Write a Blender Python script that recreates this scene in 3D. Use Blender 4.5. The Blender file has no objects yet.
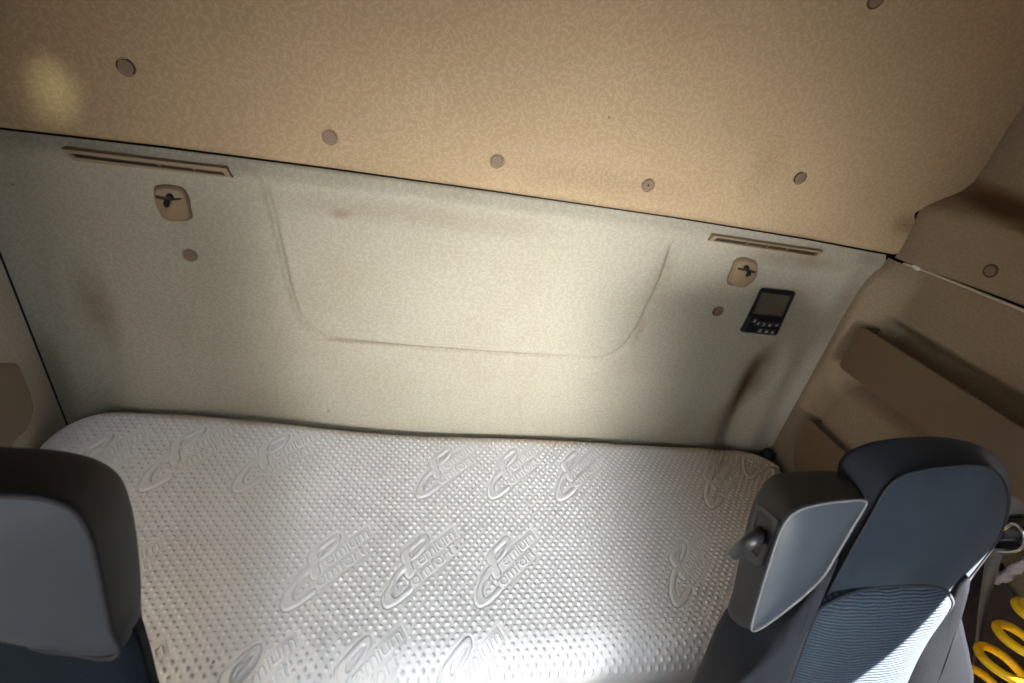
import bpy, bmesh, math, random
import numpy as np
from mathutils import Vector, Matrix
random.seed(4)
rng = np.random.default_rng(4)
SC = bpy.context.scene
COL = SC.collection
PI = math.pi

# ------------------------------------------------------------------ camera model (used to survey the cab from the photograph)
CX, CY, F = 512.0, 341.5, 545.0
def _cam():
    v = np.array([332-CX, 1095-CY, F]); h = np.array([2900-CX, 520-CY, F])
    v /= np.linalg.norm(v); h /= np.linalg.norm(h)
    h = h - v*(h@v); h /= np.linalg.norm(h)
    z = -v; y = np.cross(z, h)
    return np.array([h, y, z])
R = _cam()
EYE = np.array([-.25, -1.0781, 1.91])
def ray(x, y): return R @ np.array([x-CX, y-CY, F])
def at_y(x, y, Y=0.0):
    r = ray(x, y); return EYE + r*((Y-EYE[1])/r[1])
def at_x(x, y, X):
    r = ray(x, y); return EYE + r*((X-EYE[0])/r[0])
def at_z(x, y, Z):
    r = ray(x, y); return EYE + r*((Z-EYE[2])/r[2])
def at_plane(x, y, p, n):
    r = ray(x, y); p = np.array(p); n = np.array(n)
    return EYE + r*(((p-EYE)@n)/(r@n))

# ------------------------------------------------------------------ materials
def nodes(name):
    m = bpy.data.materials.new(name); m.use_nodes = True
    nt = m.node_tree
    return m, nt, nt.nodes['Principled BSDF']
def link(nt, a, b): nt.links.new(a, b)
def mixrgb(nt, fac, a, b, blend='MIX'):
    n = nt.nodes.new('ShaderNodeMix'); n.data_type = 'RGBA'; n.blend_type = blend
    for i, v in ((0, fac), (6, a), (7, b)):
        if hasattr(v, 'is_linked') or hasattr(v, 'links'): nt.links.new(v, n.inputs[i])
        elif i == 0: n.inputs[0].default_value = v
        else: n.inputs[i].default_value = (*v, 1)
    return n.outputs[2]
def math_node(nt, op, a, b=None, c=None, clamp=False):
    n = nt.nodes.new('ShaderNodeMath'); n.operation = op; n.use_clamp = clamp
    for i, v in enumerate((a, b, c)):
        if v is None: continue
        if hasattr(v, 'links'): nt.links.new(v, n.inputs[i])
        else: n.inputs[i].default_value = v
    return n.outputs[0]
def ramp(nt, fac, stops):
    n = nt.nodes.new('ShaderNodeValToRGB'); nt.links.new(fac, n.inputs[0])
    el = n.color_ramp.elements
    while len(el) < len(stops): el.new(.5)
    for e, (p, v) in zip(el, stops):
        e.position = p; e.color = (v, v, v, 1) if not hasattr(v, '__len__') else (*v, 1)
    return n.outputs[0]
def coord(nt):
    return nt.nodes.new('ShaderNodeTexCoord').outputs['Object']
def noise(nt, co, scale, detail=2, rough=.5, dist=0.0):
    n = nt.nodes.new('ShaderNodeTexNoise'); nt.links.new(co, n.inputs['Vector'])
    n.inputs['Scale'].default_value = scale; n.inputs['Detail'].default_value = detail
    n.inputs['Roughness'].default_value = rough; n.inputs['Distortion'].default_value = dist
    return n.outputs['Fac']
def bump(nt, bs, h, strength, dist=.001):
    b = nt.nodes.new('ShaderNodeBump'); b.inputs['Strength'].default_value = strength
    b.inputs['Distance'].default_value = dist
    nt.links.new(h, b.inputs['Height']); nt.links.new(b.outputs[0], bs.inputs['Normal'])

def plain(name, col, rough=.5, metal=0.0, grain=0.0, gscale=600, spec=.5, var=.0):
    m, nt, bs = nodes(name)
    bs.inputs['Base Color'].default_value = (*col, 1)
    bs.inputs['Roughness'].default_value = rough; bs.inputs['Metallic'].default_value = metal
    bs.inputs['Specular IOR Level'].default_value = spec
    co = coord(nt)
    if var:
        f = noise(nt, co, 25, 4)
        c = mixrgb(nt, f, tuple(x*(1-var) for x in col), tuple(min(1, x*(1+var)) for x in col))
        link(nt, c, bs.inputs['Base Color'])
    if grain: bump(nt, bs, noise(nt, co, gscale, 3), grain, .0008)
    return m

def lining(name, ground, line, stain_shade, spots=(), blot=.35, axes=(0, 2)):
    """needle felt trim with small worm squiggles, dirt blotches, spots of dirt and painted shade, a few specks"""
    m, nt, bs = nodes(name)
    co = coord(nt)
    # short curled strokes, one per cell, each turned at random; two layers
    sx_ = nt.nodes.new('ShaderNodeSeparateXYZ'); link(nt, co, sx_.inputs[0])
    def layer(scale, off, hl, hw):
        cb = nt.nodes.new('ShaderNodeCombineXYZ')
        a_ = math_node(nt, 'ADD', sx_.outputs[axes[0]], off); b_ = math_node(nt, 'ADD', sx_.outputs[axes[1]], off*.7)
        link(nt, a_, cb.inputs[0]); link(nt, b_, cb.inputs[1])
        v = nt.nodes.new('ShaderNodeTexVoronoi'); v.voronoi_dimensions = '2D'; link(nt, cb.outputs[0], v.inputs['Vector'])
        v.inputs['Scale'].default_value = scale; v.inputs['Randomness'].default_value = .8
        d = nt.nodes.new('ShaderNodeVectorMath'); d.operation = 'SUBTRACT'; link(nt, cb.outputs[0], d.inputs[0]); link(nt, v.outputs['Position'], d.inputs[1])
        sc_ = nt.nodes.new('ShaderNodeSeparateColor'); link(nt, v.outputs['Color'], sc_.inputs[0])
        rt = nt.nodes.new('ShaderNodeVectorRotate'); rt.rotation_type = 'Z_AXIS'; link(nt, d.outputs[0], rt.inputs['Vector'])
        link(nt, math_node(nt, 'MULTIPLY', sc_.outputs[0], 6.283), rt.inputs['Angle'])
        q = nt.nodes.new('ShaderNodeSeparateXYZ'); link(nt, rt.outputs[0], q.inputs[0])
        bend = math_node(nt, 'MULTIPLY', math_node(nt, 'SUBTRACT', sc_.outputs[1], .5), 260.0)
        y = math_node(nt, 'SUBTRACT', math_node(nt, 'SUBTRACT', q.outputs[1], math_node(nt, 'MULTIPLY', math_node(nt, 'MULTIPLY', q.outputs[0], q.outputs[0]), bend)), -.0012)
        ay = math_node(nt, 'ABSOLUTE', y)
        tap = math_node(nt, 'SUBTRACT', 1.0, math_node(nt, 'POWER', math_node(nt, 'MULTIPLY', math_node(nt, 'ABSOLUTE', q.outputs[0]), 1/hl), 2.0))
        r = math_node(nt, 'DIVIDE', ay, hw)
        return ramp(nt, math_node(nt, 'SUBTRACT', tap, r), [(.0, 0), (.35, 1)])
    sq = math_node(nt, 'MAXIMUM', layer(78, .0, .0085, .0020), layer(88, 3.713, .0075, .0018))
    fine = noise(nt, co, 500, 2)
    c = mixrgb(nt, sq, ground, line)
    c = mixrgb(nt, math_node(nt, 'MULTIPLY', fine, .25), c, tuple(x*.6 for x in ground))
    bl = ramp(nt, noise(nt, co, 3.4, 5, .62), [(.45, 0), (.8, 1)])
    c = mixrgb(nt, math_node(nt, 'MULTIPLY', bl, blot), c, stain_shade)
    nz = noise(nt, co, 22, 4, .6)
    for (px, py, pz, sx, sy, sz, amt) in spots:
        mp = nt.nodes.new('ShaderNodeMapping'); mp.vector_type = 'TEXTURE'; link(nt, co, mp.inputs[0])
        mp.inputs['Location'].default_value = (px, py, pz); mp.inputs['Scale'].default_value = (sx, sy, sz)
        ln = nt.nodes.new('ShaderNodeVectorMath'); ln.operation = 'LENGTH'; link(nt, mp.outputs[0], ln.inputs[0])
        fall = ramp(nt, ln.outputs['Value'], [(.0, 1), (.35, .75), (1.0, 0)])
        f = math_node(nt, 'MULTIPLY', math_node(nt, 'MULTIPLY', fall, amt), math_node(nt, 'ADD', nz, .35), clamp=True)
        c = mixrgb(nt, f, c, tuple(x*.55 for x in stain_shade))
    sp = nt.nodes.new('ShaderNodeTexVoronoi'); link(nt, co, sp.inputs['Vector']); sp.inputs['Scale'].default_value = 9
    spk = ramp(nt, sp.outputs['Distance'], [(.022, 1), (.035, 0)])
    c = mixrgb(nt, math_node(nt, 'MULTIPLY', spk, .55), c, tuple(x*.35 for x in stain_shade))
    link(nt, c, bs.inputs['Base Color'])
    bs.inputs['Roughness'].default_value = .85; bs.inputs['Specular IOR Level'].default_value = .25
    h = math_node(nt, 'ADD', math_node(nt, 'MULTIPLY', sq, .5), fine)
    bump(nt, bs, h, .35, .0007)
    return m

STAIN_SHADE = (.20, .115, .05)  # brown used for dirt and for painted shade
_g = lambda x, y: at_y(x, y, 0)
def _spot(x, y, sx, sz, a):
    p = _g(x, y); return (p[0], 0, p[2], sx, .4, sz, a)
M = {}
M['lower'] = lining('cream_squiggle_felt', (.37, .345, .278), (.425, .40, .328), STAIN_SHADE,
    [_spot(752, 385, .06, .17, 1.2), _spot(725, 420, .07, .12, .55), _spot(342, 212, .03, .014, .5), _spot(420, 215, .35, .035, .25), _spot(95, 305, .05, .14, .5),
     _spot(660, 275, .035, .1, .28), _spot(480, 193, .9, .009, .8), _spot(800, 260, .22, .03, .5), _spot(845, 300, .05, .2, .5), _spot(462, 349.5, .40, .0075, 1.1), _spot(640, 330, .012, .07, .3)], .22)  # last two spots paint step shade along the swage line
M['upper'] = lining('tan_squiggle_felt', (.378, .279, .170), (.448, .337, .213), STAIN_SHADE,
    [_spot(905, 225, .05, .03, .6), _spot(600, 180, .25, .04, .2), _spot(760, 170, .05, .1, .2)], .18)  # first spot paints the fold shading beside the jog
M['side'] = lining('side_squiggle_felt', (.255, .195, .128), (.285, .22, .15), STAIN_SHADE,
    [(1.0, -.17, 1.33, .1, .05, .03, .6), (1.0, -.06, 1.0, .1, .05, .2, .5), (1.0, -.16, 1.672, .10, .32, .035, 1.8)], .4, (1, 2))  # last spot: dirt and shade of the ledge painted in together
M['sidel'] = lining('left_squiggle_felt', (.58, .53, .45), (.65, .60, .52), STAIN_SHADE, (), .2, (1, 2))
M['pocket'] = plain('brown_moulded_plastic', (.13, .082, .045), .55, grain=.25, gscale=900, var=.08)
M['pocketl'] = plain('taupe_moulded_plastic', (.22, .165, .12), .5, grain=.25, gscale=900, var=.08)
M['beige'] = plain('beige_plastic', (.25, .18, .105), .5, grain=.15, gscale=900)
M['cap'] = plain('cap_plastic', (.165, .11, .068), .55)
M['dark'] = plain('dark_gap', (.012, .009, .007), .9)
M['slot'] = plain('slot_shade', (.03, .018, .01), .8)
M['black'] = plain('black_plastic', (.008, .008, .010), .5, spec=.3, grain=.1)
M['blacksoft'] = plain('black_rubber', (.01, .01, .01), .7)
M['key'] = plain('button_black', (.02, .02, .023), .4)
M['icon'] = plain('button_print', (.42, .42, .45), .6)
M['screen'] = plain('lcd_glass', (.09, .085, .065), .12, spec=.6)
M['shell'] = plain('charcoal_leatherette', (.0065, .0062, .0072), .6, spec=.2, grain=.3, gscale=700)
M['panel'] = plain('grey_leatherette', (.0075, .0115, .016), .6, spec=.3, grain=.3, gscale=650, var=.1)
M['panelr'] = plain('pale_grey_leatherette', (.0145, .020, .0285), .5, spec=.3, grain=.3, gscale=650, var=.12)
M['pipe'] = plain('grey_piping', (.055, .058, .065), .6)
M['pipedark'] = plain('dark_piping', (.006, .006, .008), .7, spec=.2)
M['trimline'] = plain('pale_trim', (.48, .42, .31), .5)
M['white'] = plain('white_plastic', (.8, .78, .72), .4)
M['greyplastic'] = plain('pillar_grey_plastic', (.34, .34, .38), .5, grain=.2)
M['metal'] = plain('belt_metal', (.55, .57, .6), .22, metal=1)
M['lever'] = plain('lever_plastic', (.010, .0105, .012), .42, spec=.35)
M['floor'] = plain('black_floor_rubber', (.02, .02, .022), .8, grain=.3, gscale=200)
M['ceil'] = plain('ceiling_felt', (.14, .11, .08), .9)
M['bunk'] = plain('dark_blue_bunk_board', (.03, .045, .07), .7)
M['fleece'] = plain('pale_fleece', (.42, .38, .40), .95, grain=1.0, gscale=250)
M['cloth'] = plain('dark_brown_cloth', (.045, .032, .036), .9, grain=.4, gscale=400, var=.2)

def hose_mat():
    m, nt, bs = nodes('yellow_hose_plastic')
    bs.inputs['Base Color'].default_value = (.9, .56, .006, 1); bs.inputs['Roughness'].default_value = .3
    bs.inputs['Subsurface Weight'].default_value = .12; bs.inputs['Subsurface Radius'].default_value = (.01, .006, .001)
    return m
M['hose'] = hose_mat()

def cloth(name, col, col2, scale, strength=.5, dirt=.0, gloss=1.0):
    m, nt, bs = nodes(name); co = coord(nt)
    f = noise(nt, co, scale, 3, .7); big = noise(nt, co, 7, 4, .6)
    c = mixrgb(nt, f, col, col2)
    c = mixrgb(nt, math_node(nt, 'MULTIPLY', ramp(nt, big, [(.45, 0), (.75, 1)]), dirt), c, (.035, .043, .055))
    link(nt, c, bs.inputs['Base Color'])
    bs.inputs['Roughness'].default_value = .9; bs.inputs['Specular IOR Level'].default_value = .04+.16*gloss
    bs.inputs['Sheen Weight'].default_value = .06*gloss; bs.inputs['Sheen Roughness'].default_value = .4
    bump(nt, bs, f, strength, .001)
    return m
M['navy'] = cloth('navy_plush', (.0022, .0048, .0090), (.0075, .0145, .0235), 420, .6, .3)
M['navydark'] = cloth('navy_dark_plush', (.004, .005, .008), (.010, .013, .018), 420, .6, .12)
M['teal'] = cloth('dark_teal_plush', (.0012, .0028, .0046), (.0032, .0066, .0100), 420, .6, .05, 0.2)
M['bolster'] = cloth('grey_navy_plush', (.002, .0022, .003), (.005, .0055, .0072), 380, .6, .05, 0.0)

def mesh_fabric():
    m, nt, bs = nodes('ribbed_mesh_fabric'); co = coord(nt)
    w = nt.nodes.new('ShaderNodeTexWave'); w.wave_type = 'BANDS'; w.bands_direction = 'Z'
    link(nt, co, w.inputs['Vector']); w.inputs['Scale'].default_value = 64; w.inputs['Distortion'].default_value = 4.0
    w.inputs['Detail'].default_value = 1.5; w.inputs['Detail Scale'].default_value = .55
    v = nt.nodes.new('ShaderNodeTexVoronoi'); link(nt, co, v.inputs['Vector']); v.inputs['Scale'].default_value = 260
    f = math_node(nt, 'MULTIPLY', w.outputs['Fac'], ramp(nt, v.outputs['Distance'], [(.1, .55), (.5, 1)]))
    link(nt, mixrgb(nt, f, (.004, .0075, .014), (.025, .041, .062)), bs.inputs['Base Color'])
    bs.inputs['Roughness'].default_value = .8; bs.inputs['Specular IOR Level'].default_value = .25
    bump(nt, bs, f, .8, .002)
    return m
M['meshfab'] = mesh_fabric()

def webbing():
    m, nt, bs = nodes('belt_webbing'); co = coord(nt)
    w = nt.nodes.new('ShaderNodeTexWave'); link(nt, co, w.inputs['Vector']); w.bands_direction = 'Z'
    w.inputs['Scale'].default_value = 160
    link(nt, mixrgb(nt, w.outputs['Fac'], (.10, .095, .10), (.20, .19, .19)), bs.inputs['Base Color'])
    bs.inputs['Roughness'].default_value = .45
    bump(nt, bs, w.outputs['Fac'], .4, .0006)
    return m
M['web'] = webbing()

def ticking():
    m, nt, bs = nodes('mattress_ticking'); co = coord(nt)
    f = noise(nt, co, 900, 2); big = noise(nt, co, 3.0, 4, .6)
    c = mixrgb(nt, f, (.665, .675, .69), (.765, .775, .79))
    c = mixrgb(nt, math_node(nt, 'MULTIPLY', ramp(nt, big, [(.5, 0), (.8, 1)]), .25), c, (.50, .44, .36))
    # browner rear edge; right end tinted with painted tan bounce and dimming
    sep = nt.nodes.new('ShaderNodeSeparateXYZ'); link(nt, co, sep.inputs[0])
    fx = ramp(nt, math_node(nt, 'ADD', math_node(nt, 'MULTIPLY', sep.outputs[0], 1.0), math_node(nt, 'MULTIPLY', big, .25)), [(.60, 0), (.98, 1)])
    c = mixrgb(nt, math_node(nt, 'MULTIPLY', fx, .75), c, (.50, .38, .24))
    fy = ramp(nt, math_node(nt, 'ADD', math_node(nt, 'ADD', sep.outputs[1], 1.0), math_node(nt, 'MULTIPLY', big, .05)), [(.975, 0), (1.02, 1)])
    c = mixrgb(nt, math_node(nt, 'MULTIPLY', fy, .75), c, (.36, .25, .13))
    sp = nt.nodes.new('ShaderNodeTexVoronoi'); link(nt, co, sp.inputs['Vector']); sp.inputs['Scale'].default_value = 6
    c = mixrgb(nt, math_node(nt, 'MULTIPLY', ramp(nt, sp.outputs['Distance'], [(.014, 1), (.024, 0)]), .8), c, (.06, .06, .07))
    link(nt, c, bs.inputs['Base Color'])
    bs.inputs['Roughness'].default_value = .62; bs.inputs['Specular IOR Level'].default_value = .28
    bs.inputs['Sheen Weight'].default_value = .1
    bump(nt, bs, f, .15, .0006)
    return m
M['tick'] = ticking()

# ------------------------------------------------------------------ object helpers
def children(o): return list(o.children)
def tag(o, label=None, cat=None, group=None, kind=None):
    for k, v in (('label', label), ('category', cat), ('group', group), ('kind', kind)):
        if v: o[k] = v
    return o
def empty(name, loc, label, cat, group=None):
    o = bpy.data.objects.new(name, None); COL.objects.link(o)
    o.location = loc; o.empty_display_size = .05
    return tag(o, label, cat, group)
def finish(name, verts, faces, mat, parent=None, smooth=True, recentre=False, auto=None):
    """one mesh object from world coordinates"""
    me = bpy.data.meshes.new(name)
    V = np.asarray(verts, float)
    off = np.zeros(3)
    if parent is not None:
        p = parent; off = np.zeros(3)
        while p is not None: off = off + np.array(p.location); p = p.parent
    elif recentre:
        lo, hi = V.min(0), V.max(0); off = np.array([(lo[0]+hi[0])/2, (lo[1]+hi[1])/2, lo[2]])
    me.from_pydata([tuple(v) for v in (V-off)], [], [tuple(int(i) for i in f) for f in faces])
    bm = bmesh.new(); bm.from_mesh(me)
    bmesh.ops.remove_doubles(bm, verts=bm.verts, dist=1e-6)
    bmesh.ops.recalc_face_normals(bm, faces=bm.faces)
    bm.to_mesh(me); bm.free()
    if smooth:
        me.polygons.foreach_set('use_smooth', [True]*len(me.polygons))
        if auto is not None: me.set_sharp_from_angle(angle=math.radians(auto))
    me.materials.append(mat)
    o = bpy.data.objects.new(name, me); COL.objects.link(o)
    if parent is not None: o.parent = parent
    elif recentre: o.location = off
    return o
def bevel(o, w, seg=2, angle=35):
    b = o.modifiers.new('Bevel', 'BEVEL'); b.width = w; b.segments = seg
    b.limit_method = 'ANGLE'; b.angle_limit = math.radians(angle)
    return o
def struct(name, verts, faces, mat, smooth=False, auto=None):
    return tag(finish(name, verts, faces, mat, None, smooth, False, auto), kind='structure')

def closed_curve(pts, k=6, tension=.5):
    P = np.asarray(pts, float); n = len(P); out = []
    for i in range(n):
        p0, p1, p2, p3 = P[i-1], P[i], P[(i+1) % n], P[(i+2) % n]
        # centripetal-ish tangents limited by segment length
        l = np.linalg.norm(p2-p1)
        def tang(a, b, c):
            d = (c-a); L = np.linalg.norm(d)
            return d/L if L > 1e-9 else d
        m1 = tang(p0, p1, p2)*l; m2 = tang(p1, p2, p3)*l
        for j in range(k):
            t = j/k; t2, t3 = t*t, t*t*t
            out.append((2*t3-3*t2+1)*p1+(t3-2*t2+t)*m1+(-2*t3+3*t2)*p2+(t3-t2)*m2)
    return np.array(out)
def open_curve(pts, k=6):
    P = np.asarray(pts, float); n = len(P); out = []
    for i in range(n-1):
        p0 = P[max(i-1, 0)]; p1, p2 = P[i], P[i+1]; p3 = P[min(i+2, n-1)]
        m1, m2 = (p2-p0)/2, (p3-p1)/2
        for j in range(k):
            t = j/k; t2, t3 = t*t, t*t*t
            out.append((2*t3-3*t2+1)*p1+(t3-2*t2+t)*m1+(-2*t3+3*t2)*p2+(t3-t2)*m2)
    out.append(P[-1]); return np.array(out)

def rings_mesh(rings, cap0=True, cap1=True, closed=True):
    n = len(rings[0]); V = [p for r in rings for p in r]; Fc = []
    for a in range(len(rings)-1):
        for i in range(n if closed else n-1):
            j = (i+1) % n
            Fc.append((a*n+i, a*n+j, (a+1)*n+j, (a+1)*n+i))
    for on, idx in ((cap0, 0), (cap1, len(rings)-1)):
        if on:
            c = len(V); V.append(np.mean(rings[idx], 0))
            for i in range(n): Fc.append((idx*n+i, idx*n+(i+1) % n, c))
    return V, Fc
def loft(Fo, Bo, n, dome=.01, bulge=.01, steps=8, front=True, back=True, backdome=.01, inner=6, edge=.0):
    """cushion: domed front inside outline Fo, bulged sides to outline Bo, domed back; n = front normal"""
    Fo, Bo, n = np.asarray(Fo), np.asarray(Bo), np.asarray(n, float); n = n/np.linalg.norm(n)
    cF, cB = Fo.mean(0), Bo.mean(0); rings = []
    if front:
        for i in range(1, inner+1):
            t = i/(inner+1)
            rings.append(cF+(Fo-cF)*t+n*dome*(1-t**2.4))
    rings.append(Fo)
    for i in range(1, steps):
        t = i/steps; p = Fo*(1-t)+Bo*t
        c = p.mean(0); d = p-c; d -= np.outer(d@n, n); L = np.linalg.norm(d, axis=1, keepdims=True); d = d/np.maximum(L, 1e-6)
        rings.append(p+d*bulge*math.sin(PI*min(1, t*1.0))**.8)
    rings.append(Bo)
    if back:
        for i in range(inner, 0, -2):
            t = i/(inner+1)
            rings.append(cB+(Bo-cB)*t-n*backdome*(1-t**2.4))
    return rings_mesh(rings, front, back)
def tube(pts, r, seg=8, closed=False, flat=None):
    P = np.asarray(pts, float); n = len(P); rings = []
    up = np.array([.13, .31, .94]); prev = None
    for i in range(n):
        a = P[(i-1) % n] if closed or i else P[i]; b = P[(i+1) % n] if closed or i < n-1 else P[i]
        t = b-a; t /= np.linalg.norm(t)
        u = (prev if prev is not None else up); u = u-t*(u@t); u /= np.linalg.norm(u); prev = u
        v = np.cross(t, u); rr = r[i] if hasattr(r, '__len__') else r
        rings.append([P[i]+rr*(math.cos(2*PI*k/seg)*u+math.sin(2*PI*k/seg)*v) for k in range(seg)])
    V, Fc = rings_mesh(rings, not closed, not closed)
    if closed:
        m = (n-1)*seg
        # align seam
        for k in range(seg): Fc.append((m+k, m+(k+1) % seg, (k+1) % seg, k))
    return V, Fc
def prism(outline, d):
    """flat polygon swept along vector d (both ends capped with one face each)"""
    A = np.asarray(outline, float); n = len(A); V = list(A)+list(A+np.asarray(d, float))
    Fc = [tuple(range(n)), tuple(range(2*n-1, n-1, -1))]+[(i, (i+1) % n, n+(i+1) % n, n+i) for i in range(n)]
    return V, Fc
def ring_prism(outer, inner, d):
    O, I = np.asarray(outer, float), np.asarray(inner, float); d = np.asarray(d, float); n = len(O)
    V = list(O)+list(I)+list(O+d)+list(I+d); Fc = []
    for i in range(n):
        j = (i+1) % n
        Fc += [(i, j, n+j, n+i), (2*n+i, 3*n+i, 3*n+j, 2*n+j), (i, 2*n+i, 2*n+j, j), (n+i, n+j, 3*n+j, 3*n+i)]
    return V, Fc
def box(lo, hi):
    (a, b, c), (d, e, f) = lo, hi
    V = [(a,b,c),(d,b,c),(d,e,c),(a,e,c),(a,b,f),(d,b,f),(d,e,f),(a,e,f)]
    return V, [(0,3,2,1),(4,5,6,7),(0,1,5,4),(1,2,6,5),(2,3,7,6),(3,0,4,7)]
def join(*parts):
    V, Fc = [], []
    for v, f in parts:
        k = len(V); V += list(v); Fc += [tuple(i+k for i in q) for q in f]
    return V, Fc
def grid(U, Vn, fn):
    V = [fn(i/(U-1), j/(Vn-1)) for j in range(Vn) for i in range(U)]
    return V, [(j*U+i, j*U+i+1, (j+1)*U+i+1, (j+1)*U+i) for j in range(Vn-1) for i in range(U-1)]
def sheet(U, Vn, fn, n, t):
    """grid surface with thickness t along vector n"""
    A, Fa = grid(U, Vn, fn); k = len(A); n = np.asarray(n, float)*t
    B = [np.asarray(p)+n for p in A]
    Fc = list(Fa)+[tuple(reversed([i+k for i in f])) for f in Fa]
    rim = [i for i in range(U)]+[j*U+U-1 for j in range(1, Vn)]+[(Vn-1)*U+i for i in range(U-2, -1, -1)]+[j*U for j in range(Vn-2, 0, -1)]
    for a, b in zip(rim, rim[1:]+rim[:1]): Fc.append((a, b, b+k, a+k))
    return list(A)+B, Fc
def sstep(a, b, x):
    t = np.clip((x-a)/(b-a), 0, 1); return t*t*(3-2*t)

# ------------------------------------------------------------------ cab shell
SEAM = np.array([at_y(*p) for p in ((0, 131), (160, 149), (320, 169.5), (500, 194.5), (680, 220.5), (805, 240.5), (894, 257))])
def seam(x): return np.interp(x, SEAM[:, 0], SEAM[:, 2])
EDGE = np.array([at_y(*p)[[2, 0]] for p in ((771, 452), (820, 360), (842, 318), (858, 291), (866, 280), (876, 271), (890, 262))])
EDGE = EDGE[np.argsort(EDGE[:, 0])]
def redge(z): return np.interp(z, EDGE[:, 0], EDGE[:, 1])

# raised swage on the rear wall (surveyed bead line, open at the top)
BEAD = open_curve([at_y(*p)[[0, 2]] for p in ((262, 175), (270, 200), (281, 248), (291, 290), (302, 318), (324, 335), (380, 343), (460, 350), (540, 355), (590, 358), (615, 352), (633, 335), (650, 302), (664, 272), (672, 245))], 8)
def seg_dist(P, x, z):
    best = 9; side = 0
    d = np.hypot(P[:, 0]-x, P[:, 1]-z); i = int(d.argmin())
    best = d[i]
    for a, b in ((i-1, i), (i, i+1)):
        if a < 0 or b >= len(P): continue
        ab = P[b]-P[a]; t = np.clip(((x-P[a, 0])*ab[0]+(z-P[a, 1])*ab[1])/(ab@ab), 0, 1)
        q = P[a]+ab*t; dd = math.hypot(x-q[0], z-q[1])
        if dd <= best: best = dd; side = ab[0]*(z-q[1])-ab[1]*(x-q[0])
    return best, (1 if side > 0 else -1)
GR = np.array([at_y(*p)[[0, 2]] for p in ((772, 352), (757, 385), (742, 418), (734, 436))])
GL = np.array([at_y(*p)[[0, 2]] for p in ((88, 300), (97, 350), (107, 400), (110, 410))])
def wall_depth(x, z):
    y = 0.0
    zs = seam(x)
    y += .022*sstep(.042, .0, zs-z)**1.5                              # top edge rolls away under the seam
    d, s = seg_dist(BEAD, x, z)
    fade = sstep(0, .09, zs-.015-z)
    sd = d*s                                                      # inside positive
    k = float(sstep(-.60, -.68, x))
    y += ((-.008+.012*k)*sstep(-.005, .005, sd) + (.014*(1-k)-.006*k)*math.exp(-(d/.0062)**2))*fade
    # pressed grooves near both ends
    for G, dep, w, top in ((GR, .030, .040, 1.22), (GL, .016, .035, 1.20)):
        gx = np.interp(z, G[::-1, 1], G[::-1, 0])
        k = sstep(top, top-.18, z)
        u = (x-gx)/w
        y += dep*k*math.exp(-u*u) - .35*dep*k*math.exp(-((x-gx)*(1 if x < 0 else -1)*-1/w-1.7)**2)
    y += .003*math.sin(x*4+1)*math.sin(z*6)
    return y
def rear_pt(u, v):
    z0 = .62; x0 = -.998
    x = x0+(1.0-x0)*u
    z = z0+(seam(x)-.004-z0)*v
    xe = redge(z)-.003
    x = x0+(xe-x0)*u
    z = z0+(seam(x)-.005-z0)*v
    return (x, wall_depth(x, z), z)
V, Fc = grid(520, 240, rear_pt)
wall_rear = struct('wall_rear', V, Fc, M['lower'], True)

# upper rear panel, leaning forward towards the roof
PROF = np.array([at_y(*p)[[2, 0]] for p in ((894, 257), (903, 243), (912, 225), (918, 211), (924, 204), (940, 197), (958, 189), (969, 180), (980, 160), (1000, 114), (1024, 58))])
PROF = PROF[np.argsort(PROF[:, 0])]
def uedge(z):
    if z > PROF[-1, 0]: return PROF[-1, 1]-(z-PROF[-1, 0])*.35
    return np.interp(z, PROF[:, 0], PROF[:, 1])
ZS = np.concatenate([np.linspace(0, .5, 70), np.linspace(.52, .85, 12)])
def upper_pt(x, zr):
    z = seam(x)+.005+zr
    y = -.006-.32*max(0, zr-.03)**2
    p = at_y(917, 214)
    dx, dz = x-p[0], z-p[2]
    y += .012*math.exp(-((dz-.33*dx)/.012)**2)*sstep(-.13, -.01, dx)
    y += .010*sstep(.008, 0, zr)
    return y, z
def upper_grid(u, j):
    zr = ZS[j]; z = seam(.95)+.005+zr
    x0 = -1.02; x1 = uedge(z)-.002
    x = x0+(x1-x0)*u
    y, zz = upper_pt(x, zr)
    return (x, y, zz if u < .98 else zz)
U = 160
V = [upper_grid(i/(U-1), j) for j in range(len(ZS)) for i in range(U)]
Fc = [(j*U+i, j*U+i+1, (j+1)*U+i+1, (j+1)*U+i) for j in range(len(ZS)-1) for i in range(U-1)]
struct('wall_rear_upper', V, Fc, M['upper'], True)
# dark backing behind the joints
V, Fc = box((-1.15, .055, .3), (1.2, .09, 2.45)); struct('wall_rear_backing', V, Fc, M['dark'])

# right-hand side: lower trim, meeting the rear wall on a rounded corner
RISE = .18
TZ0 = at_y(900, 259.5)[2]
def right_low(u, v):
    s = .8*u**1.5
    zt = TZ0-.004+RISE*s
    z = .45+(zt-.45)*v
    e = redge(z)
    x = e+(1.0-e)*sstep(-.01, .09, s)
    top = 1.292+.14*s; bot = 1.165+.14*s
    x += .055*sstep(top+.045, top+.005, z)*sstep(bot-.10, bot-.02, z)*sstep(.03, .09, s)     # recess behind the long pocket
    return (x+.0005, -s+.012*(1-sstep(0, .015, s)), z)
V, Fc = grid(90, 150, right_low); struct('wall_right', V, Fc, M['side'], True)
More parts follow.
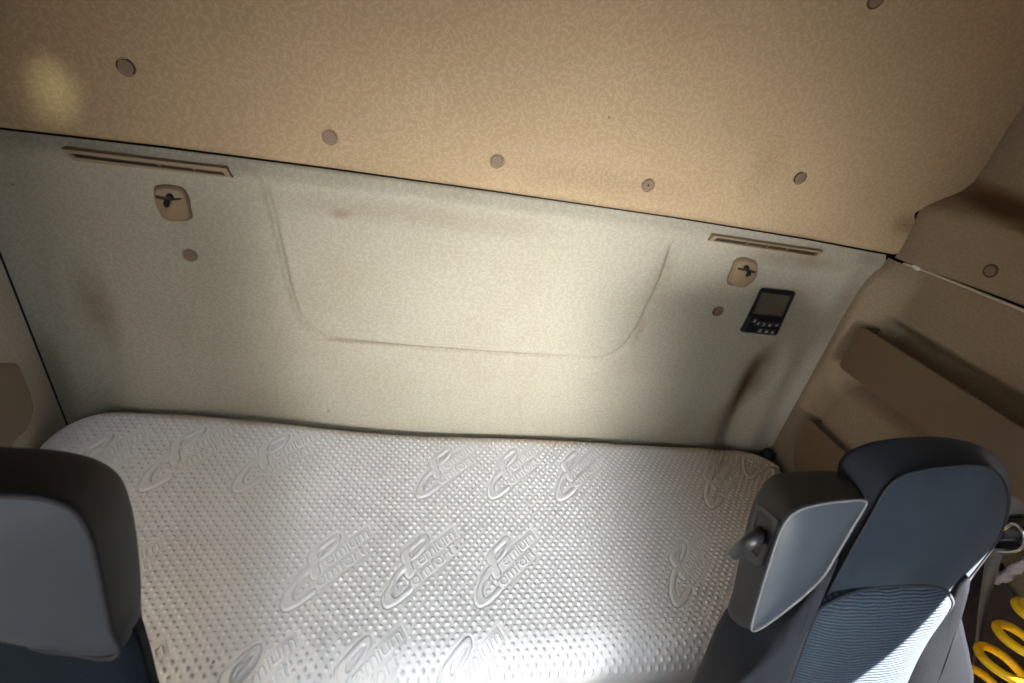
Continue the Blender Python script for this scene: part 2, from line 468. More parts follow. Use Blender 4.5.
# right-hand side: upper trim with its ledge, same profile run forward
PR = np.array([(uedge(z), z) for z in np.concatenate([np.linspace(TZ0+.004, PROF[-1, 0], 60), np.linspace(1.96, 2.3, 10)])])
def right_up(u, j):
    s = .8*u**1.4; x, z = PR[j]
    xx = x+(.035*sstep(0, .3, s) if z < 1.62 else .02*sstep(0, .3, s))
    return (xx+.001, -s-.002, z+RISE*s)
U = 40
V = [right_up(i/(U-1), j) for j in range(len(PR)) for i in range(U)]
Fc = [(j*U+i, j*U+i+1, (j+1)*U+i+1, (j+1)*U+i) for j in range(len(PR)-1) for i in range(U-1)]
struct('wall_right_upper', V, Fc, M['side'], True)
V, Fc = box((1.09, -.80, .3), (1.12, .06, 2.45)); struct('wall_right_backing', V, Fc, M['dark'])
# pale strip under the joint and its white clip
def strip_pt(s): return np.array([redge(TZ0-.01)+(1.0-redge(TZ0-.01))*sstep(-.01, .09, s)-.004, -s, TZ0-.002+RISE*s])
rail = [strip_pt(s) for s in np.linspace(.03, .79, 40)]
V, Fc = tube(rail, .0032, 6); struct('trim_1', V, Fc, M['trimline'], True)
c = strip_pt(.058)
V, Fc = box((c[0]-.006, c[1]-.009, c[2]-.004), (c[0]+.004, c[1]+.009, c[2]+.006))
o = finish('trim_clip', V, Fc, M['white'], None, False, True); bevel(o, .0015)
tag(o, 'tiny white plastic clip on the pale trim strip above the long wall pocket', 'clip')

# left-hand side
V, Fc = grid(40, 40, lambda u, v: (-1.0-.0005-.02*sstep(.85, 1, v)*0, -.004-.95*u, .45+1.85*v)); struct('wall_left', V, Fc, M['sidel'], True)

# the rest of the cab: roof, floor, front and doors with their window openings
V, Fc = join(box((-1.15, -2.25, 2.3), (1.12, -1.88, 2.36)), box((-1.15, -1.33, 2.3), (1.12, .09, 2.36)), box((-1.15, -1.88, 2.3), (-.60, -1.33, 2.36)), box((.20, -1.88, 2.3), (1.12, -1.33, 2.36))); struct('ceiling', V, Fc, M['ceil'])  # opening added in the unseen roof for the overhead fill
V, Fc = box((-1.15, -2.25, -.06), (1.2, .09, 0)); struct('floor', V, Fc, M['floor'])
V, Fc = join(box((-1.15, -2.3, 0), (1.2, -2.25, 1.12)), box((-1.15, -2.3, 2.02), (1.2, -2.25, 2.36)),
             box((-1.15, -2.3, 1.12), (-1.0, -2.25, 2.02)), box((1.05, -2.3, 1.12), (1.2, -2.25, 2.02)))
struct('wall_front', V, Fc, M['ceil'])
def door_wall(name, xa, xb, y0, y1, z0, z1, yend, m):
    V, Fc = join(box((xa, -2.25, 0), (xb, yend, z0)), box((xa, -2.25, z1), (xb, yend, 2.36)),
                 box((xa, -2.25, z0), (xb, y0, z1)), box((xa, y1, z0), (xb, yend, z1)))
    struct(name, V, Fc, m)
door_wall('wall_left_door', -1.07, -1.0, -2.0, -1.25, 1.15, 1.85, -.955, M['ceil'])
door_wall('wall_right_door', 1.06, 1.12, -2.0, -.90, 1.15, 1.925, -.8, M['ceil'])

# ------------------------------------------------------------------ mattress with its embossed cover
def seg_d(px, pz, pts):
    best = np.full(px.shape, 9.0)
    for (a, b) in zip(pts[:-1], pts[1:]):
        a, b = np.array(a, float), np.array(b, float); ab = b-a; L = ab@ab+1e-12
        t = np.clip(((px-a[0])*ab[0]+(pz-a[1])*ab[1])/L, 0, 1)
        best = np.minimum(best, np.hypot(px-a[0]-t*ab[0], pz-a[1]-t*ab[1]))
    return best
def arc(cx, cy, rx, ry, a0, a1, n=14): return [(cx+rx*math.cos(math.radians(a0+(a1-a0)*i/n)), cy+ry*math.sin(math.radians(a0+(a1-a0)*i/n))) for i in range(n+1)]
GL_ = {  # strokes on a 1 x 1 letter cell
 'r': (.55, [[(.1, 0), (.1, .8)], arc(.4, .5, .3, .3, 170, 60, 6)]),
 'e': (.8, [[(.1, .42), (.65, .42)], arc(.38, .4, .3, .4, 0, 310, 14)]),
 'm': (1.15, [[(.1, 0), (.1, .8)], arc(.32, .55, .22, .25, 180, 0, 6)+[(.54, 0)], arc(.76, .55, .22, .25, 180, 0, 6)+[(.98, 0)]]),
 'i': (.3, [[(.12, 0), (.12, .75)], [(.12, 1.0), (.12, 1.05)]]),
 'u': (.8, [[(.1, .8), (.1, .3)]+arc(.36, .28, .26, .28, 180, 360, 6)+[(.62, .8)], [(.62, .8), (.62, 0)]]),
 'o': (.85, [arc(.4, .4, .31, .4, 0, 360, 16)]),
 'f': (.5, [arc(.42, .85, .2, .25, 80, 180, 5)+[(.22, 0)], [(.05, .7), (.45, .7)]]),
 't': (.5, [[(.2, 1.05), (.2, .1), (.4, .0)], [(.03, .75), (.42, .75)]]),
}
def word(txt, x, y, w, h, slant=.25):
    tot = sum(GL_[c][0] for c in txt); k = w/tot; out = []
    for c in txt:
        adv, st = GL_[c]
        for s in st: out.append([(x+(a*k)+slant*b*h, y+b*h) for a, b in s])
        x += adv*k
    return out
RES = .001; LA0, LA1, LB0, LB1 = -.085, .185, -.045, .075
aa, bb = np.meshgrid(np.arange(LA0, LA1, RES), np.arange(LB0, LB1, RES), indexing='ij')
C_out = np.array([(.0125, .0275), (-.012, .0240), (-.040, .0140), (-.0615, .002), (-.0745, -.0175), (-.056, -.0265), (-.034, -.0280), (-.011, -.0265),
                  (-.0115, -.0195), (-.034, -.0200), (-.051, -.0165), (-.047, -.003), (-.030, .0085), (-.010, .0155), (.0085, .0185)])
P_out = np.array([(0, 0), (.017, .001), (.0265, .0215), (.050, .0250), (.075, .030), (.094, .041), (.0975, .0525), (.075, .0545), (.048, .0525), (.0245, .0480), (.012, .0260)])
P_in = np.array([(.034, .0295), (.052, .0315), (.072, .0360), (.084, .0440), (.066, .0455), (.042, .0425)])
def in_poly(P, x, y):
    c = np.zeros(x.shape, bool); n = len(P)
    for i in range(n):
        x1, y1 = P[i]; x2, y2 = P[(i+1) % n]
        cond = ((y1 > y) != (y2 > y)) & (x < (x2-x1)*(y-y1)/(y2-y1+1e-12)+x1)
        c ^= cond
    return c
def sdf(P, x, y):
    Pc = closed_curve(np.c_[P, np.zeros(len(P))], 5)[:, :2]
    d = seg_d(x, y, list(map(tuple, Pc))+[tuple(Pc[0])])
    return np.where(in_poly(Pc, x, y), -d, d)
dC, dP, dI = sdf(C_out, aa, bb), sdf(P_out, aa, bb), sdf(P_in, aa, bb)
body = np.minimum(dC, np.maximum(dP, -dI))
txt = np.full(aa.shape, 9.0)
for s in word('remium', .020, .0035, .125, .0195)+word('omfort', -.006, -.0240, .118, .0185): txt = np.minimum(txt, seg_d(aa, bb, s))
def box_d(x, y, x0, x1, y0, y1):
    return np.maximum(np.maximum(x0-x, x-x1), np.maximum(y0-y, y-y1))
plate = np.minimum(box_d(aa-.25*bb, bb, .018, .147, .001, .026), box_d(aa-.25*bb, bb, -.008, .115, -.027, -.003))
LH = .0028*sstep(.0010, -.0010, body) - .0034*np.exp(-((body-.0026)/.0016)**2)
LH = LH + np.where(body > .002, .0020*sstep(.0020, .0005, txt), 0) - .0008*np.exp(-((plate-.002)/.002)**2)*(body > .003)
LM = np.maximum(sstep(.010, .004, np.minimum(body, plate)), sstep(.004, 0, dI)*0)
inC = in_poly(np.array([(.0085, .0185), (-.047, -.003), (-.051, -.0165), (-.0115, -.0195)]), aa, bb)
LM = np.where(inC & (body > .006), .15, LM)
TH = math.radians(41)
LEFT_ = [tuple(at_z(x, y, .80)[:2]-np.array([.098, .128])) for x, y in ((162, 534), (149, 439))]
LOGOS = [(-.365, -.4315), (-.172, -.4325), (.019, -.437), (.470, -.452), *LEFT_,
         (-.707, -.162), (-.518, -.161), (-.106, -.164), (.075, -.163), (.254, -.166), (.682, -.189), (.868, -.075), (.885, -.195),
         (-.285, -.655), (-.480, -.66), (-.09, -.665), (-.70, -.66), (.80, -.46)]

YF, ZT = -.635, .80     # front lip, sleeping surface
XL, XR = -.992, .985; YB = -.012; RC = .14; RR = .055
nx, ny = 1330, 450
gx = np.linspace(XL, XR, nx); gy = np.linspace(YF-.03, YB, ny)
X, Y = np.meshgrid(gx, gy, indexing='ij')
front = YF - .022*sstep(.45, -.75, X) + .006*np.sin(X*9)*sstep(.1, -.4, X)
Y = front + (Y-(YF-.03))*((YB-front)/(YB-(YF-.03)))
# rounded-rectangle outline distance (inside positive)
cxm, cym = 0, 0
qx = np.maximum(np.abs(X-.5*(XL+XR))-(.5*(XR-XL)-RC), 0); 
back_q = np.maximum(Y-(YB-RC), 0); front_q = np.maximum((front+RC)-Y, 0)
qy = back_q+front_q
corner = np.hypot(qx, qy)
inside = np.minimum(np.minimum(np.minimum(XR-X, X-XL), YB-Y), Y-front)
dist = np.where((qx > 0) & (qy > 0), RC-corner, inside)
out = dist < 0
# pull outside verts onto the outline
sgn = np.sign(X); xm_ = .5*(XL+XR); xh_ = .5*(XR-XL)
k = np.where(out, RC/np.maximum(corner, 1e-9), 1.0)
X2 = np.where(out, xm_+sgn*((xh_-RC)+qx*k), X)
Yc = np.where(back_q > 0, YB-RC, front+RC)
Y2 = np.where(out, Yc+np.where(back_q > 0, qy, -qy)*k, Y)
dist = np.clip(dist, 0, None)
rr = np.where((Y2 > YB-.08) | (X2 < XL+.08), .030, RR); rr = np.where(Y2 < front+.12, .088, rr)
roll = rr-np.sqrt(np.maximum(rr**2-np.maximum(rr-dist, 0)**2, 0))
# broad shape: a slightly crowned, slept-on surface; the left rear is plumper
Z = ZT - roll*.92 + .048*sstep(-.1, -.75, X2)*sstep(-.35, -.03, Y2) - .008*sstep(.1, .7, X2)*sstep(-.3, -.02, Y2)
Z += .004*np.sin(X2*5.3+.6)*np.sin(Y2*7+1.0)-.010*np.exp(-((X2-.80)/.14)**2)*sstep(-.4, -.1, Y2)*.6
Z += .006*np.exp(-((X2-.72)/.05)**2)*sstep(-.30, -.05, Y2)
# wrinkles of the cover along the front-left lip
wr = np.zeros_like(Z)
for x0, a, w, sl in ((-.47, .006, .018, .25), (-.40, .005, .014, .3), (-.335, .006, .016, .1), (-.20, .004, .012, .2), (-.06, .003, .015, -.1), (.08, .003, .02, .1), (-.62, .005, .02, .3), (-.27, .004, .01, .3)):
    u = (X2-x0-sl*(Y2+.6))/w
    wr += a*(np.exp(-u*u)-.7*np.exp(-(u-1.6)**2))
Z += wr*sstep(-.535, -.59, Y2)*sstep(.35, -.1, X2)
# emboss
PX, PY = .0187, .0112
i_r = np.round(Y2/PY)
best = np.full(Z.shape, 9.0)
for dr in (-1, 0, 1):
    r = i_r+dr; offx = np.where(np.mod(r, 2) > .5, PX/2, 0)
    c = np.round((X2-offx)/PX)
    best = np.minimum(best, np.hypot(X2-(c*PX+offx), (Y2-r*PY)))
dots = .0048*np.exp(-(best/.0030)**2)
mask = np.zeros_like(Z); lh = np.zeros_like(Z)
for (lx, ly) in LOGOS:
    dx, dy = X2-lx, Y2-ly-.012
    a = dx*math.cos(TH)+dy*math.sin(TH); b = -dx*math.sin(TH)+dy*math.cos(TH)
    # the survey point is the middle of the emblem
    a = a+.010; b = b+.012
    fi = (a-LA0)/RES; fj = (b-LB0)/RES
    ok = (fi > 0) & (fi < aa.shape[0]-2) & (fj > 0) & (fj < aa.shape[1]-2)
    I, J = np.clip(fi.astype(int), 0, aa.shape[0]-2), np.clip(fj.astype(int), 0, aa.shape[1]-2)
    u, v = fi-I, fj-J
    def samp(A): return A[I, J]*(1-u)*(1-v)+A[I+1, J]*u*(1-v)+A[I, J+1]*(1-u)*v+A[I+1, J+1]*u*v
    lh += np.where(ok, samp(LH), 0); mask = np.maximum(mask, np.where(ok, samp(LM), 0))
em = (dots*(1-mask)+lh)*np.where(Y2 < -.45, sstep(0, .01, dist), sstep(.004, .03, dist))
# push the emboss along the surface normal on the rolled front lip
lip = np.clip(np.maximum(rr-dist, 0)/rr, 0, 1)
Z += em*np.sqrt(1-lip**2*.9)
Y2 = Y2 + np.where(Y2 < front+.12, -em*lip, 0)
# skirt
idx = np.arange(nx*ny).reshape(nx, ny)
VT = np.stack([X2, Y2, Z], -1).reshape(-1, 3)
Fq = np.stack([idx[:-1, :-1], idx[1:, :-1], idx[1:, 1:], idx[:-1, 1:]], -1).reshape(-1, 4)
rim = np.concatenate([idx[:, 0], idx[-1, 1:], idx[-2::-1, -1], idx[0, -2:0:-1]])
ZB = .665
B1 = VT[rim].copy(); B1[:, 2] = ZB
cen = len(VT)+len(rim)
VT = np.vstack([VT, B1, [[0, -.3, ZB]]])
nr = len(rim)
faces = [tuple(q) for q in Fq]
for i in range(nr):
    j = (i+1) % nr
    faces.append((rim[i], nx*ny+i, nx*ny+j, rim[j])); faces.append((nx*ny+i, cen, nx*ny+j))
me = bpy.data.meshes.new('mattress')
me.from_pydata(VT.tolist(), [], [tuple(int(i) for i in f) for f in faces])
bm = bmesh.new(); bm.from_mesh(me); bmesh.ops.dissolve_degenerate(bm, dist=1e-6, edges=bm.edges)
bmesh.ops.recalc_face_normals(bm, faces=bm.faces); bm.to_mesh(me); bm.free()
me.polygons.foreach_set('use_smooth', [True]*len(me.polygons)); me.materials.append(M['tick'])
mat_o = bpy.data.objects.new('mattress', me); COL.objects.link(mat_o)
tag(mat_o, 'pale grey bunk mattress with dimpled cover and embossed oval lettering', 'mattress')

# bunk underneath, and a black rubber stop at each rear corner
bunk = empty('bunk', (0, -.3, 0), 'dark blue bunk platform under the pale dimpled mattress', 'bunk')
V, Fc = box((-.99, -.625, .60), (.99, -.006, .664)); bevel(finish('platform', V, Fc, M['bunk'], bunk, False), .006)
V, Fc = box((-.97, -.60, .0), (.97, -.02, .598)); finish('base_box', V, Fc, M['bunk'], bunk, False)
for (x, y) in ((50, 427), (775, 464)):
    p = at_z(x, y, .80)
    sx = -1 if x < 400 else 1
    p = np.array([.964 if sx > 0 else -.968, -.031, .735])
    pr = [(0, .026), (.05, .026), (.062, .02), (.066, .0)]
    pts = [[(p[0]+r*math.cos(t), p[1]+r*math.sin(t)*1.0, p[2]-.07+h) for t in np.linspace(0, 2*PI, 24, endpoint=False)] for h, r in ((0, .0245), (.10, .0245), (.118, .019), (.124, .007))]
    V, Fc = rings_mesh([np.array(q) for q in pts]); o = finish('corner_stop', V, Fc, M['blacksoft'], None, True, True)
    tag(o, 'black rubber stop in the rear left corner of the bunk' if sx < 0 else 'black rubber stop in the rear right corner of the bunk, near the lower wall pocket', 'stop', 'rubber stops in the bunk corners')

# ------------------------------------------------------------------ round cover caps
def cap_mesh():
    bmx = bmesh.new()
    prof = [(.0150, 0), (.0150, .0010), (.0141, .0012), (.0138, .0003), (.0126, .0003), (.0118, .0018), (.006, .0026), (0, .0027)]
    n = 28; rings = []
    for r, h in prof[:-1]: rings.append([bmx.verts.new((r*math.cos(2*PI*i/n), -h, r*math.sin(2*PI*i/n))) for i in range(n)])
    for a, b in zip(rings[:-1], rings[1:]):
        for i in range(n): bmx.faces.new((a[i], a[(i+1) % n], b[(i+1) % n], b[i]))
    bmx.faces.new(rings[-1]); bmx.faces.new(list(reversed(rings[0])))
    bmesh.ops.recalc_face_normals(bmx, faces=bmx.faces)
    me = bpy.data.meshes.new('cover_cap'); bmx.to_mesh(me); bmx.free()
    me.polygons.foreach_set('use_smooth', [True]*len(me.polygons)); me.set_sharp_from_angle(angle=math.radians(40))
    me.materials.append(M['cap']); me.materials.append(M['slot'])
    for p in me.polygons:
        r = [math.hypot(me.vertices[i].co.x, me.vertices[i].co.z) for i in p.vertices]
        if len(p.vertices) == 4 and min(r) > .0118-1e-4 and max(r) < .01415: p.material_index = 1
    return me
CAP = cap_mesh(); cap0 = None
CAPS = [(126, 67, 'u', 'round brown cover cap on the tan upper panel, nearest the bright spot', 'cover caps on the tan upper panel'),
        (330, 137, 'u', 'round cover cap on the tan upper panel, second along from the bright spot', 'cover caps on the tan upper panel'),
        (497, 161, 'u', 'round cover cap on the tan upper panel, middle one of the row above the seam', 'cover caps on the tan upper panel'),
        (648, 185, 'u', 'round cover cap with a dark dot in its centre on the tan upper panel', 'cover caps on the tan upper panel'),
        (800, 178, 'u', 'round cover cap on the tan upper panel, above the shorter slot vent', 'cover caps on the tan upper panel'),
        (876, 0, 'u', 'round cover cap cut by the top edge of the photo', 'cover caps on the tan upper panel'),
        (190, 255, 'l', 'round cover cap on the cream wall just below the left latch plate', 'cover caps on the cream lower wall'),
        (718, 311, 'l', 'round cover cap on the cream wall left of the black control panel', 'cover caps on the cream lower wall'),
        (992, 271, 'r', 'round dark cover cap on the side trim above the pale trim strip', 'cover cap on the side trim')]
for (px, py, w, lab, grp) in CAPS:
    if cap0 is None: cap0 = o = bpy.data.objects.new('cover_cap', CAP)
    else: o = cap0.copy()
    COL.objects.link(o)
    if w == 'r':
        p = at_x(px, py, .985)
        s = -p[1]; z0 = p[2]-RISE*s
        xx = uedge(max(z0, TZ0+.004))+.035*sstep(0, .3, s)
        p = at_x(px, py, xx); o.location = (p[0]-.0035, p[1], p[2]); o.rotation_euler = (0, math.radians(8), -PI/2+.05)
    else:
        p = at_y(px, py, 0)
        for _ in range(6):
            y = (upper_pt(p[0], p[2]-seam(p[0])-.003)[0] if w == 'u' else wall_depth(p[0], p[2]))
            p = at_y(px, py, y)
        sl = -.64*max(0, p[2]-seam(p[0])-.033) if w == 'u' else 0
        o.location = (p[0], p[1]+.0004, p[2]); o.rotation_euler = (-math.atan(sl)*-1, 0, 0)
        o.rotation_euler = (math.atan(-sl), 0, 0)
    tag(o, lab, 'cap', grp)
    if px == 648:
        V = [(.0022*math.cos(t), -.0032, .0022*math.sin(t)) for t in np.linspace(0, 2*PI, 12, endpoint=False)]
        q = finish('screw_hole', *prism(V, (0, .001, 0)), M['dark'], None, False); q.parent = o; q['label'] = 'dark dot in the cap centre'

# ------------------------------------------------------------------ slot vents under the seam
def wall_px(pts, Y): return np.array([at_y(x, y, Y) for x, y in pts])
def vent(outer, inner, label, bars):
    base = wall_px(outer, 0).mean(0)
    e = empty('slot_vent', (base[0], 0, base[2]), label, 'vent', 'slot vents under the seam')
    V, Fc = ring_prism(wall_px(outer, -.006), wall_px(inner, -.006), (0, .02, 0))
    bevel(finish('frame', V, Fc, M['beige'], e, False), .0012)
    V, Fc = prism(wall_px(inner, -.0015), (0, .006, 0)); finish('slot', V, Fc, M['slot'], e, False)
    I = wall_px(inner, -.0045)
    for t in bars:
        a = I[0]+(I[1]-I[0])*t; b = I[3]+(I[2]-I[3])*t; d = np.array([.0018, 0, 0])
        V, Fc = prism([a-d, a+d, b+d, b-d], (0, .006, 0)); finish('bar', V, Fc, M['cap'], e, False)
    return e
vent([(60, 148.5), (226, 168.5), (233, 178), (73.5, 161)], [(70.5, 153.5), (222.5, 172.5), (225, 175.5), (75, 157.5)],
     'long beige slot vent in the cream wall above the left latch plate', (.56, .8))
vent([(714, 235.5), (824, 252), (815, 257.5), (708.5, 241)], [(718, 238), (818, 253), (814.5, 255.5), (714, 240.5)],
     'shorter beige slot vent in the cream wall above the control panel', (.3, .5, .7))

# ------------------------------------------------------------------ latch plates
def latch(outline, gro, knob, pin, label):
    base = wall_px(outline, 0).mean(0)
    e = empty('latch', (base[0], 0, base[2]), label, 'latch', 'latch plates on the rear wall')
    o2 = closed_curve(wall_px(outline, -.004), 4); c = o2.mean(0)
    top = c+(o2-c)*.93; top[:, 1] = -.011
    top2 = c+(o2-c)*.86; top2[:, 1] = -.0125
    foot = o2.copy(); foot[:, 1] = .006
    V, Fc = rings_mesh([foot, o2, top, top2]); finish('plate', V, Fc, M['beige'], e, True, auto=50)
    rim = c+(o2-c)*1.06; rim[:, 1] = -.002; rim0 = rim.copy(); rim0[:, 1] = .008
    V, Fc = rings_mesh([rim0, rim, o2]); finish('rim', V, Fc, M['cap'], e, True, auto=40)
    g = wall_px(gro, -.0132); V, Fc = prism(g, (0, .003, 0)); q = finish('groove', V, Fc, M['slot'], e, False)
    k = at_y(*knob, -.013); r = .0062
    rings = [np.array([(k[0]+rr*math.cos(t), k[1]-h, k[2]+rr*math.sin(t)) for t in np.linspace(0, 2*PI, 16, endpoint=False)]) for rr, h in ((r, -.003), (r, .005), (r*.8, .008))]
    V, Fc = rings_mesh(rings); finish('knob', V, Fc, M['black'], e, True, auto=40)
    a, b = at_y(*pin[0], -.017), at_y(*pin[1], -.017)
    V, Fc = tube([a, (a+b)/2+np.array([0, -.003, 0]), b], [.0045, .0055, .0042], 8); finish('catch', V, Fc, M['black'], e, True)
    return e
latch([(157, 186.5), (181, 188), (188, 197), (190, 207), (190.5, 218.5), (166, 219), (158.5, 209), (154.5, 196)],
      [(155.5, 195), (168, 198), (182, 198), (180, 200), (167, 201), (155.5, 198)], (170, 196.5), ((167.5, 200), (166.5, 206)),
      'beige latch plate with a black catch below the long left slot vent')
latch([(738.5, 259.5), (754, 261.5), (757, 267), (755.5, 276), (745.5, 286), (737, 286), (728.5, 282.5), (732, 270)],
      [(738, 267.5), (747, 269), (756, 271.5), (755.5, 273.5), (746, 271.5), (738, 269.5)], (746, 267.5), ((749.5, 271), (746.8, 276)),
      'beige latch plate with a black catch just above the black control panel')

# ------------------------------------------------------------------ bunk control panel
cpo = [(760.5, 289), (763, 288), (793.5, 291.2), (795.7, 293.5), (784.5, 318), (777.5, 334), (775, 335.7), (742, 332.2), (740, 330), (748.4, 314)]
base = wall_px(cpo, 0).mean(0)
cp = empty('control_panel', (base[0], 0, base[2]), 'black bunk control panel with a small screen and rows of buttons', 'control panel')
A0, A1, A2 = wall_px(cpo, .004), wall_px(cpo, -.010), wall_px(cpo, -.016)
c = A2.mean(0); A2 = c+(A2-c)*.95
V, Fc = rings_mesh([A0, A1, A2]); finish('housing', V, Fc, M['black'], cp, True, auto=25)
scr = [(762.6, 293.2), (791.2, 296), (781.8, 316), (753.6, 313.2)]
V, Fc = prism(wall_px(scr, -.0166), (0, .003, 0)); scn = finish('screen', V, Fc, M['screen'], cp, False)
so = [(761.6, 292.2), (792.8, 295.2), (782.4, 317), (752, 314.2)]
V, Fc = ring_prism(wall_px(so, -.0180), wall_px(scr, -.0180), (0, .004, 0)); bevel(finish('bezel', V, Fc, M['key'], cp, False), .0006)
sb = [(748.5, 316.5), (751.5, 316.8), (745.6, 331.2), (742, 330.8)]
V, Fc = prism(wall_px(sb, -.019), (0, .004, 0)); bevel(finish('side_key', V, Fc, plain('blue_black_plastic', (.018, .022, .035), .3), cp, False), .0008)
ICON = ['bar', 'dash', 'ell', 'bars', 'tick', 'ell', 'bars', 'bars']
for (x, y), ic in zip([(754.4, 320.6), (757.7, 323.4), (763.4, 324.2), (769.6, 324.8), (776.3, 324.9), (759.6, 330.2), (766.2, 331.2), (772.3, 332)], ICON):
    k = at_y(x, y, -.0175); w, h = (.0085, .0075)
    V, Fc = box((k[0]-w, k[1]-.0015, k[2]-h), (k[0]+w, k[1]+.003, k[2]+h)); b = bevel(finish('button', V, Fc, M['key'], cp, False), .0012)
    yy = k[1]-.0022; P = []
    def bar(x0, z0, x1, z1): P.append(box((k[0]+x0, yy, k[2]+z0), (k[0]+x1, yy+.001, k[2]+z1)))
    if ic == 'bar': bar(-.002, -.0045, .002, .0045)
    if ic == 'dash': bar(-.002, -.004, .0022, .004); bar(-.004, -.0012, .004, .0008)
    if ic == 'ell': bar(-.0035, .001, .004, .0035); bar(-.0045, -.0045, .005, -.0025)
    if ic == 'bars': bar(-.0035, -.004, -.001, .004); bar(.0008, -.004, .0035, .002)
    if ic == 'tick': bar(-.004, -.001, .004, .001); bar(-.001, -.0035, .001, .0035)
    V, Fc = join(*P); finish('symbol', V, Fc, M['icon'], b, False)

# ------------------------------------------------------------------ wall pockets
def pocket(name, label, plate, mat, wallx, depth, sgn, backs, group):
    """plate = outline points (x, y, z) of the front panel; a sleeve open at the top runs back to the wall"""
    P = np.asarray(plate, float)
    e = empty(name, tuple(P[:, :].mean(0)*np.array([1, 1, 0])+np.array([0, 0, P[:, 2].min()])), label, 'pocket', group)
    V, Fc = prism(P, (sgn*.006, 0, 0)); bevel(finish('front_panel', V, Fc, mat, e, False), .003, 3)
    S = np.asarray(backs, float)           # open polyline of the edge that closes against the wall
    B = S.copy(); B[:, 0] = wallx
    k = len(S); V = list(S)+list(B)+list(S+np.array([0, 0, 0])); Fc = [(i, i+1, k+i+1, k+i) for i in range(k-1)]
    m = finish('side_wall', V[:2*k], Fc, mat, e, True, auto=40)
    so = m.modifiers.new('Solidify', 'SOLIDIFY'); so.thickness = .004; so.offset = 0
    return e
XP = .945
q = lambda x, y, X=XP: at_x(x, y, X)
tl, bl, tr, br = q(862, 326), q(839, 366), q(1024, 429), q(925, 430)
dt = (tr-tl); db = (br-bl)
tf = tl+dt*1.5; bf = bl+db*(tf[1]-bl[1])/db[1]
def rnd(a, p, b, r=.016, n=5):
    a, p, b = map(np.asarray, (a, p, b)); u = (a-p)/np.linalg.norm(a-p); v = (b-p)/np.linalg.norm(b-p)
    s, e2 = p+u*r, p+v*r
    return [(1-t)**2*s+2*t*(1-t)*p+t*t*e2 for t in np.linspace(0, 1, n)]
outl = rnd(tf, tl, bl)+rnd(tl, bl, bf)+[bf, tf]
edge = rnd(tf, tl, bl)+rnd(tl, bl, bf)+[bf]
pocket('wall_pocket', 'long brown moulded wall pocket on the right-hand side trim', outl, M['pocket'], 1.0, .05, 1, edge[2:], 'side wall pockets')
XP2 = .955
q2 = lambda x, y: at_x(x, y, XP2)
a, b, c2, d, e2 = q2(809, 419), q2(797, 440), q2(794, 458), q2(797, 474), q2(856, 463)
e2 = a+(e2-a)*2.0; low = np.array([XP2, e2[1], d[2]-.02])
outl = rnd(e2, a, b, .010)+[b, c2]+rnd(c2, d, low, .02)+[low, e2]
edge = rnd(e2, a, b, .010)+[b, c2]+rnd(c2, d, low, .02)+[low]
pocket('wall_pocket', 'lower brown wall pocket whose corner shows between mattress and black seat top', outl, M['pocket'], 1.0, .05, 1, edge[2:], 'side wall pockets')
XP3 = -.955
q3 = lambda x, y: at_x(x, y, XP3)
a, b, c3, d, e3 = q3(17, 364), q3(26, 385), q3(32, 405), q3(28, 426), q3(10, 446)
f3 = a+(q3(0, 367)-a)*9.0
low = np.array([XP3, f3[1], d[2]-.10])
e3 = np.array([XP3, e3[1]-.03, e3[2]-.05])
crv = list(open_curve([b, c3, d, q3(12, 444), e3], 5))
outl = rnd(f3, a, b, .010)+crv+[low, f3]
edge = rnd(f3, a, b, .010)+crv
pocket('wall_pocket', 'taupe wall pocket with a rounded end on the left-hand side wall', outl, M['pocketl'], -1.0, .045, -1, edge[1:], 'side wall pockets')

# ------------------------------------------------------------------ left seat (headrest in front)
LN = .25
def seat_plane(y0, z0, ln, off=0):
    n = np.array([0, -1, ln]); n /= np.linalg.norm(n)
    return np.array([0, y0, z0])+n*off, n
sl = empty('passenger_seat', (-.60, -1.05, 0), 'dark blue seat at the left with a charcoal headrest and grey front panel', 'seat')
XC = -.600
def half(pts, plane):
    h = np.array([at_plane(x, y, *plane) for x, y in pts])
    m = h[::-1].copy(); m[:, 0] = 2*XC-m[:, 0]
    return np.vstack([h, m])
pf = seat_plane(-.805, 1.45, LN); pb = seat_plane(-.805, 1.45, LN, -.085)
Fo = half([(0, 495), (45, 498), (72, 509), (88, 530), (96, 555), (103, 590), (111, 630), (116.5, 655), (74, 652), (37, 646.5), (0, 628)], pf)
Bo = half([(0, 447), (55, 450), (95, 459), (118, 474), (129, 497), (136, 530), (140.5, 575), (141, 605), (139.5, 632), (112, 640), (60, 630)], pb)
FoC, BoC = closed_curve(Fo, 6), closed_curve(Bo, 6)
print('L headrest F', Fo.min(0), Fo.max(0), 'B', Bo.min(0), Bo.max(0))
hr = None
V, Fc = loft(FoC, BoC, pf[1], 0, .004, 9, front=False, back=True, backdome=.02)
hr = finish('headrest', V, Fc, M['shell'], sl, True)
cF = FoC.mean(0); rings = [cF+(FoC-cF)*t+pf[1]*(.012*(1-t**3)) for t in (.1, .25, .4, .55, .7, .82, .91, .97, 1)]
rings.append(FoC-pf[1]*.006)
V, Fc = rings_mesh(rings, True, False); o = finish('front_panel', V, Fc, M['panel'], hr, True); o['label'] = 'grey leatherette front panel of the headrest'
V, Fc = tube(FoC+pf[1]*.0005, .0028, 6, True); finish('piping', V, Fc, M['pipedark'], hr, True)
